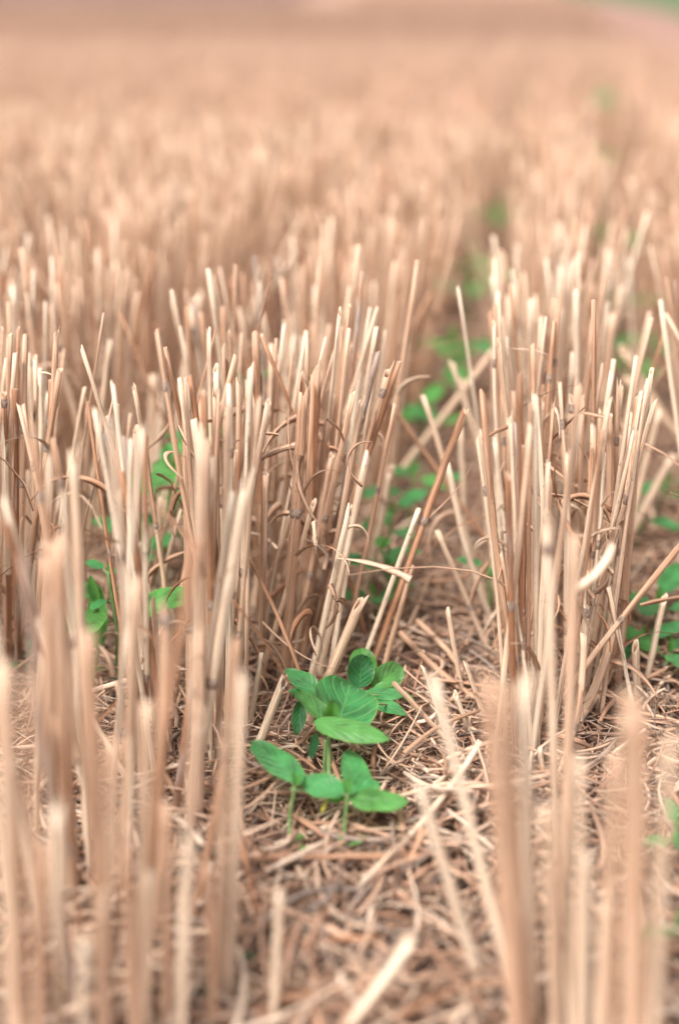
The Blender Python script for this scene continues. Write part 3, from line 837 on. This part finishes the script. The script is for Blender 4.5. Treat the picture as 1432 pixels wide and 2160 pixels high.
# --- out-of-focus seedlings: px of the crown, height of the crown (m), size, number of leaves
def seedling(px, py, h, size, leaves, label, tall=None, yellow=.3, seed=0):
    rr = random.Random(seed)
    d = depth_for(py, h)
    c = at(px, py, d)
    b = Vector((c.x + rr.uniform(-.01, .01), c.y + rr.uniform(-.01, .01), 0))
    s = Plant(b, label)
    s.tube([b, (b + c) / 2 + Vector((rr.uniform(-.004, .004), 0, 0)), c], .0015, .0011)
    a0 = rr.uniform(0, 6.28)
    for k in range(leaves):
        a = a0 + k * 6.283 / leaves + rr.uniform(-.5, .5)
        el = rr.uniform(-.15, .5)
        L_ = size * rr.uniform(.75, 1.15)
        dr = Vector((math.cos(a), math.sin(a), el))
        st = c + dr * (L_ * .25) - Vector((0, 0, (k % 2) * h * .22))
        s.tube([c - Vector((0, 0, (k % 2) * h * .22 + .003)), st], .0008, .0006, name='petiole')
        s.leaf(st, st + dr * L_, L_ * .68, (-dr.x * .5, -dr.y * .5 - .25, 1), cup=rr.uniform(-.1, .3), droop=rr.uniform(0, .3),
               mat=M_LEAFY if rr.random() < yellow else M_LEAF, point=.85, nu=8, nv=10)
    s.leaf(c, c + Vector((rr.uniform(-.3, .3), 0, 1)) * size * .4, size * .2, (0, -1, .2), cup=.4, mat=M_LEAFY, name='bud_leaf', nu=6, nv=8)
    return s

SEED = [
 (206,1275,.060,.050,3,.9,'blurred bright green seedling behind the lower left stalks'),
 (228,1205,.085,.018,4,.2,'small dark green sprout just above the blurred bright one at the left'),
 (360,990,.100,.050,4,.9,'blurred seedling with a bright yellow-green leaf at the left border of the central clump'),
 (390,925,.110,.028,3,.0,'dark green seedling half hidden behind the tips of the left border stalks'),
 (365,1075,.060,.034,3,.5,'lower blurred seedling behind the left border stalks of the central clump'),
 (303,1140,.050,.028,4,.3,'flat-leaved seedling in the left gap beside the upright tan stalk'),
 (960,728,.075,.056,4,.8,'blurred seedling with a large bright leaf in the gap above the leaning stalks'),
 (888,866,.060,.032,4,.4,'blurred seedling in the gap left of the long pale leaning stalk'),
 (872,1005,.055,.034,5,.2,'dark seedling in the gap left of the long dark stalk, fourth from below'),
 (826,1085,.060,.028,4,.3,'seedling right of the pale broad stalk in the gap'),
 (806,1160,.060,.024,3,.4,'seedling just right of the central clump with two pale leaves'),
 (818,1200,.035,.024,3,.1,'low bluish seedling at the right foot of the central clump'),
 (790,1258,.030,.026,3,.2,'lowest seedling squeezed against the right foot of the central clump'),
 (1405,1022,.035,.030,4,.3,'blurred seedling at the right edge below the sharply leaning stalk'),
 (1352,1092,.03,.026,3,.2,'small seedling right of the right clump, above the fallen thin straw'),
 (1385,1272,.025,.032,4,.1,'bluish seedling at the right edge behind the white-topped stalk'),
 (1352,1350,.018,.026,3,.1,'low seedling between the folded stalk and the white-topped stalk'),
 (1412,1378,.018,.030,3,.8,'yellow-green leaved seedling at the right edge behind the white-topped stalk'),
 (1375,722,.070,.030,4,.3,'blurred seedling at the upper right between two left-leaning stalks'),
 (1314,722,.075,.028,4,.7,'blurred seedling behind the tall stalk tips of the right clump'),
 (1306,775,.060,.030,3,.9,'yellowish blurred seedling just over the tips of the right clump'),
 (1310,636,.070,.036,3,.9,'olive blurred seedling far behind the right clump'),
 (992,604,.080,.040,3,.9,'yellowish blurred seedling far up the right-hand gap'),
 (996,538,.080,.040,3,.1,'bluish blurred seedling far up the right-hand gap'),
 (1055,452,.090,.060,4,.4,'single blurred green spot of a seedling in the far stubble, nearest the middle'),
 (1270,496,.090,.050,3,.5,'blurred green seedling in the far stubble towards the right'),
 (1165,325,.090,.110,4,.9,'faint olive seedling far away in the stubble, lower one'),
 (1182,250,.090,.150,4,.9,'faint olive seedling far away in the stubble, middle one'),
 (1210,155,.090,.220,4,.9,'faintest farthest seedling in the stubble'),
 (528,800,.130,.020,3,.7,'little green seedling peeping out near the top of the central clump'),
 (1030,1195,.050,.016,3,.4,'tiny seedling leaf seen through the left stalks of the right clump'),
 (1428,1748,.030,.016,4,.0,'bluish green blurred seedling cut by the right edge'),
 (1436,1960,.030,.018,3,.9,'yellow-green blurred seedling cut by the right edge near the bottom'),
 (530,2018,.006,.005,3,.1,'tiny green sprout in the mulch near the bottom, upper one'),
 (424,2072,.006,.006,3,.0,'tiny bluish sprout in the mulch at the bottom left'),
 (524,2082,.006,.005,3,.0,'tiny green sprout in the mulch near the bottom, lower one'),
 (190,1415,.012,.012,2,1.,'yellowish sprout on the mulch behind the lower left stalks'),
 (60,1385,.020,.016,3,.8,'small yellow-green sprout at the foot of the far left clump'),
 (830,465,.070,.030,3,.3,'faint green sprout in the blurred stubble above the central clump'),
]
BIG = {(360, 990): (398, 1016, 322, 978, 62, (.1, -.9, .5), M_LEAFY), (206, 1275): (208, 1370, 205, 1236, 54, (.2, -1, .1), M_LEAFY),
       (960, 728): (990, 752, 922, 728, 62, (0, -.9, .5), M_LEAFY), (888, 866): (925, 880, 855, 858, 36, (0, -.8, .6), M_LEAF),
       (1055, 452): (1056, 476, 1048, 430, 34, (0, -1, .2), M_LEAF), (1270, 496): (1292, 502, 1252, 490, 26, (0, -.9, .4), M_LEAF)}
for k, (x, y, h, sz, n, yl, lab) in enumerate(SEED):
    if y < 700: sz *= 1.25
    s = seedling(x, y, h, sz, n, lab, yellow=yl, seed=100 + k)
    if (x, y) in BIG:
        x1, y1, x2, y2, wp, nr, mm = BIG[x, y]
        d = depth_for(y, h)
        s.leaf(P_(x1, y1, d), P_(x2, y2, d), wid(wp, d), nr, mat=mm, cup=.15, droop=.05, point=.75, label='largest, brightest leaf')

# ------------------------------------------------------------------ the rows of stubble
YAW = R(8.6)
PX, PY = math.cos(YAW), -math.sin(YAW)         # across the rows
RX, RY = math.sin(YAW), math.cos(YAW)          # along the rows
SPC = .19

def gen_rows(s0, s1, half, clump, per, hmu=.212):
    """stalk bases and tips of every row between distances s0 and s1"""
    out_ = []
    K = int(half / SPC) + 1
    for k in range(-K, K + 1):
        n = int((s1 - s0) / clump)
        s = s0 + (np.arange(n) + rng.uniform(0, 1, n)) * clump
        per_k = rng.poisson(per, n)
        s = np.repeat(s, per_k)
        cj = np.repeat(rng.normal(0, .026, n), per_k)
        m = len(s)
        j = cj + rng.normal(0, .010, m)
        stray = rng.random(m) < .06
        j = np.where(stray, rng.uniform(-.095, .095, m), j)
        s = s + rng.normal(0, .006, m)
        off = k * SPC + .008 * np.sin(s * 1.7 + k * 2.1)
        bx = (off + j) * PX + s * RX
        by = (off + j) * PY + s * RY
        h = rng.normal(hmu, .016, m)
        short = rng.random(m) < .16
        h = np.where(short, rng.uniform(.04, .16, m), h)
        lp = j / .02 * .06 + rng.normal(0, .075, m)
        wild = rng.random(m) < .075
        lp = np.where(wild, rng.normal(0, .35, m), lp)
        la = rng.normal(0, .09, m)
        T = np.stack([bx + (lp * PX + la * RX) * h, by + (lp * PY + la * RY) * h, h], 1)
        out_.append(np.concatenate([np.stack([bx, by, np.full(m, -.004)], 1), T], 1))
    return np.concatenate(out_)

def in_frame(BT, margin=60):
    T = BT[:, 3:]; B = BT[:, :3]
    ok = np.zeros(len(BT), bool)
    for f in (0, .5, 1.):
        p = B + (T - B) * f
        y, z = p[:, 1], p[:, 2] - CH
        d = y * CP - z * SP
        x_ = 716 + F * p[:, 0] / np.maximum(d, .05); y_ = 1080 - F * (y * SP + z * CP) / np.maximum(d, .05)
        ok |= (d > .2) & (x_ > -margin) & (x_ < 1432 + margin) & (y_ > -margin) & (y_ < 2160 + margin)
    return ok

near = gen_rows(.30, 2.6, 1.1, .018, 6.4)
hx = np.array(hero_xy)
WIN = np.array([
 (525, 890, 1340, 1840, .90), (850, 1010, 1180, 1640, 1.10), (560, 1000, 1640, 2160, 9),      # seedlings, bare gap, mulch
 (322, 392, 955, 1110, 1.12), (180, 238, 1180, 1370, 1.02), (922, 1020, 695, 770, 1.5), (848, 930, 835, 900, 1.3),
 (795, 880, 990, 1230, 1.12), (1030, 1080, 425, 480, 2.15), (1248, 1292, 475, 515, 2.0), (970, 1018, 580, 625, 1.75),
 (975, 1015, 515, 560, 1.95), (1285, 1340, 610, 660, 1.7), (1355, 1400, 695, 750, 1.45), (1295, 1335, 700, 790, 1.45), (1335, 1432, 1000, 1110, 1.2),
 (1340, 1432, 1250, 1400, 1.0)])

def blocked(BT):
    bad = np.zeros(len(BT), bool)
    for f in np.linspace(0, 1, 9):
        p = BT[:, :3] * (1 - f) + BT[:, 3:] * f
        y, z = p[:, 1], p[:, 2] - CH
        d = y * CP - z * SP
        x_ = 716 + F * p[:, 0] / d; y_ = 1080 - F * (y * SP + z * CP) / d
        for (a, b_, c, e, dm) in WIN: bad |= (a < x_) & (x_ < b_) & (c < y_) & (y_ < e) & (d < dm)
    return bad

def clear_views(BT):
    """stalks that would stand where the photo shows none"""
    keep = np.ones(len(BT), bool)
    for i_, r in enumerate(BT):
        B, T = r[:3], r[3:]
        dmin = project(B)[2]
        for f in (0, .25, .5, .75, 1.):
            x, y, d = project(B + (T - B) * f)
            if (WIN[:, 0] < x).__and__(x < WIN[:, 1]).__and__(WIN[:, 2] < y).__and__(y < WIN[:, 3]).__and__(d < WIN[:, 4]).any(): keep[i_] = False; break
            if d < .56 and 0 < x < 1432 and y > 0: keep[i_] = False; break                    # close foreground: placed one by one
        # thin out where the placed stalks already stand
        if keep[i_] and len(hx):
            near_h = np.hypot(hx[:, 0] - B[0], hx[:, 1] - B[1]).min()
            if near_h < .004: keep[i_] = False
        if keep[i_] and dmin < .80 and (T[0] > .02 or rng.random() < .6): keep[i_] = False
        if keep[i_] and .8 < dmin < 1.0 and rng.random() < .02: keep[i_] = False
    return keep
near = near[~blocked(near)]
near = near[clear_views(near)]
vis = in_frame(near)
dd = np.array([project(r[:3])[2] for r in near])
order = np.argsort(np.where(vis, dd, 99))
N_OBJ = max(0, 300 - len(H))
pick = order[:N_OBJ]
rest = np.setdiff1d(np.arange(len(near)), pick)
TINTS = rng.beta(1.0, 1.65, len(near))
TINTS = np.where(dd > 1.35, .28 + .52 * TINTS, TINTS)
def tone(t):
    return 'cream' if t < .25 else 'tan' if t < .6 else 'brown'
for k in pick:
    B, T = near[k, :3], near[k, 3:]
    t = TINTS[k]
    x, y, d = project(T)
    short = T[2] < .165
    where = 'far left' if x < 250 else 'left' if x < 480 else 'central' if x < 880 else 'right' if x < 1250 else 'far right'
    blur = 'close soft-focus' if d < .74 else 'sharp' if d < .98 else 'slightly blurred'
    lean = (T[0] - B[0]) / T[2]
    ln = 'leaning right' if lean > .12 else 'leaning left' if lean < -.12 else 'upright'
    lab = f"{blur} {'short' if short else 'tall'} {tone(t)} stalk {ln} among the {where} stubble"
    nodes = ()
    u = rng.random()
    if u < .68: nodes = (rng.uniform(.3, .9),)
    sheath = (nodes[0], min(.98, nodes[0] + rng.uniform(.25, .5))) if nodes and nodes[0] < .6 and rng.random() < .6 else None
    make_stalk(B, T, rng.uniform(.0010, .0021), t, bend=tuple(rng.normal(0, .0022, 3) * [1, 1, 0]), nodes=nodes, sheath=sheath,
               blade=int(rng.random() < .3 and d > .8), label=lab, group=lab + 's, all alike')

def stuff_stalks(mb, BT, tint, K, S, joints=True, r0=.0008, r1=.0019, cap=True):
    N = len(BT)
    t = np.linspace(0, 1, S)[None, :, None]
    B, T = BT[:, None, :3], BT[:, None, 3:]
    bend = rng.normal(0, .0025, (N, 1, 3)) * [1, 1, 0]
    C = B + (T - B) * t + bend * np.sin(np.pi * t)
    r = rng.uniform(r0, r1, (N, 1)) * (1.05 - .12 * t[..., 0])
    if joints and S > 5:
        pos = rng.integers(2, S - 1, N)
        r = r.copy(); r[np.arange(N), pos] *= np.where(rng.random(N) < .5, 1.28, 1.0)
    tubes(mb, C, r, r, K, tint, cap=cap)

mb = MB()
stuff_stalks(mb, near[rest], TINTS[rest], 7, 9)
mid = gen_rows(2.6, 6.0, 2.4, .015, 3.9)
mid = mid[~inside(TRACK, mid[:, 0], mid[:, 1]) & ~blocked(mid)]
mid = mid[np.argsort(mid[:, 1] + rng.normal(0, .9, len(mid)))]
stuff_stalks(mb, mid, .45 + .36 * rng.beta(1.3, 1.3, len(mid)), 4, 4, False, .0009, .0017)
nq = sum(len(q) for q in mb.q) - int((mid[:, 1] > 3.1).sum()) * 12
far = gen_rows(6.0, 14.0, 4.6, .022, 3.2)
far = far[~inside(TRACK, far[:, 0], far[:, 1]) & ~inside(VERGE, far[:, 0], far[:, 1])]
stuff_stalks(mb, far, .0 + .9 * rng.beta(1.5, 1.4, len(far)), 3, 2, False, cap=False)
vfar = gen_rows(14.0, 34.0, 9.5, .06, 2.2)
vfar = vfar[~inside(TRACK, vfar[:, 0], vfar[:, 1]) & ~inside(VERGE, vfar[:, 0], vfar[:, 1]) & ((vfar[:, 0] > .3) | (vfar[:, 1] < 15))]
stuff_stalks(mb, vfar, .0 + .75 * rng.beta(1.5, 1.4, len(vfar)), 3, 2, False, cap=False)
nq2 = sum(len(q) for q in mb.q)
st = mb.build('stubble', M_STRAW); st['kind'] = 'stuff'
st.data.materials.append(M_FAR)                   # farther stalks take a darker, duller straw palette
mi = np.zeros(len(st.data.polygons), np.int32); mi[nq:nq2] = 1
st.data.polygons.foreach_set('material_index', mi)

# dry curled blades hanging between the stalks
mb = MB()
sel = near[(dd < 1.9)]
for k in rng.choice(len(sel), 320):
    B, T = sel[k, :3], sel[k, 3:]
    f = rng.uniform(.1, .95)
    p = B + (T - B) * f
    x, y, d = project(p)
    if d < .62 or T[2] < .1: continue
    if 430 < x < 980 and y > 1150 and d < 1.0: continue
    dr = (T - B) / T[2] * .8 + rng.normal(0, .6, 3)
    add_blade(mb, ribbon_path(p, dr, rng.uniform(.02, .08), rng.uniform(-3, 3), S=14, droop=rng.uniform(.4, 2.2)), rng.uniform(.0025, .0060), rng.uniform(.25, .85))
for k in range(150):                      # more of them in the sharp central and right clumps
    cx, wdt = ((585, 170) if rng.random() < .6 else (1190, 110))
    x, y, d = cx + rng.normal() * wdt * .6, rng.uniform(850, 1420), rng.uniform(.84, .98)
    p = np.array(at(x, y, d))
    if p[2] < .01: continue
    dr = rng.normal(0, 1, 3) + [0, 0, .6]
    add_blade(mb, ribbon_path(p, dr, rng.uniform(.015, .06), rng.uniform(-3.5, 3.5), S=16, droop=rng.uniform(.4, 2.0)), rng.uniform(.0020, .0055), rng.uniform(.15, .85))
def bulk_blades(BT, N, lmin, lmax, wmin, wmax, S=6):
    idx = rng.integers(0, len(BT), N)
    B, T = BT[idx, :3], BT[idx, 3:]
    fr = rng.uniform(.0, .75, N)[:, None]
    p = B + (T - B) * fr + rng.normal(0, .004, (N, 3)) * [1, 1, 0]
    p[:, 2] = np.maximum(p[:, 2], .002)
    dr = np.stack([rng.normal(0, .38, N), rng.normal(0, .38, N), rng.uniform(.3, 1, N)], 1)
    dr /= np.linalg.norm(dr, axis=1, keepdims=True)
    L_ = rng.uniform(lmin, lmax, N)
    t = np.linspace(0, 1, S)[None, :, None]
    side = rng.normal(0, .35, (N, 3)); side[:, 2] = -rng.uniform(0, 1.1, N)
    C = p[:, None] + dr[:, None] * (L_[:, None, None] * t) + side[:, None] * (L_[:, None, None] * t ** 2)
    C[:, :, 2] = np.maximum(C[:, :, 2], .003)
    w_ = rng.uniform(wmin, wmax, N)[:, None] * (1.03 - t[..., 0]) ** .5 * .5
    tubes(mb, C, w_, np.full((N, S), .0002), 4, .25 + .6 * rng.beta(1.3, 1.3, N), roll=rng.uniform(0, 3.1, N))
ok = np.array([not (r[3] > -9 and ((430 < project(r[:3])[0] < 980 and dd[i] < 1.0) or dd[i] < .74)) for i, r in enumerate(near)])
bulk_blades(near[ok], 10000, .025, .085, .0014, .0048)
bulk_blades(mid, 26000, .05, .13, .002, .007, 4)
bulk_blades(far, 16000, .06, .16, .003, .010, 3)
sh_ = mb.build('dry_blades', M_SHEATH); sh_['kind'] = 'stuff'

# straw mulch on the soil
mb = MB()
def litter(N, x0, x1, y0, y1, l0, l1, w0, w1, zmax, S=5, K=4, tilt=.25, flat=.35):
    x = rng.uniform(x0, x1, N); y = rng.uniform(y0, y1, N)
    L_ = l0 * (l1 / l0) ** rng.random(N)
    az = rng.uniform(0, 2 * np.pi, N)
    el = rng.normal(0, tilt, N)
    z = ground_z(x, y) + rng.uniform(0, 1, N) ** 1.5 * zmax + np.abs(np.sin(el)) * L_ * .45 + .0008
    t = np.linspace(-.5, .5, S)
    dx = np.stack([np.cos(az) * np.cos(el), np.sin(az) * np.cos(el), np.sin(el)], 1)
    C = np.stack([x, y, z], 1)[:, None, :] + dx[:, None, :] * (t[None, :, None] * L_[:, None, None])
    px = np.stack([-np.sin(az), np.cos(az), np.zeros(N)], 1)
    cv = rng.normal(0, .10, N) * L_
    C = C + px[:, None, :] * (cv[:, None, None] * (t ** 2 * 4)[None, :, None])
    C[:, :, 2] += (rng.normal(0, .05, N) * L_)[:, None] * (t ** 2 * 4)[None]
    C[:, :, 2] = np.maximum(C[:, :, 2], ground_z(C[:, :, 0], C[:, :, 1]) + .0004)
    wv = w0 * (w1 / w0) ** rng.random(N)
    tap = 1 - .35 * np.abs(t * 2) ** 3
    ra = wv[:, None] * .5 * tap[None]
    rb = ra * rng.uniform(flat * .4, 1, N)[:, None]
    tubes(mb, C, ra, rb, K, rng.beta(.9, 1.0, N) , roll=rng.uniform(-.5, .5, N))
litter(15000, -.32, .36, .46, 1.0, .004, .026, .0004, .0016, .009)
litter(5500, -.34, .38, .46, 1.05, .015, .06, .0008, .0032, .013, S=6)
litter(700, -.36, .40, .46, 1.1, .03, .09, .0022, .0040, .014, S=6, K=6, tilt=.08, flat=.8)
litter(13000, -.6, .7, 1.0, 1.8, .008, .05, .0008, .003, .012, S=4)
litter(14000, -1.3, 1.5, 1.8, 4.0, .02, .09, .0015, .004, .015, S=3)
litter(7000, -2.6, 1.2, 4.0, 9.0, .03, .12, .003, .006, .02, S=3, K=3)
litter(900, -.25, .25, .46, .70, .02, .07, .0012, .0038, .016, S=6, K=6)
litter(9000, -.95, -.32, .2, 1.1, .006, .05, .0006, .003, .012, S=4)
litter(9000, .36, 1.0, .2, 1.1, .006, .05, .0006, .003, .012, S=4)
li = mb.build('straw_mulch', M_LITTER); li['kind'] = 'stuff'
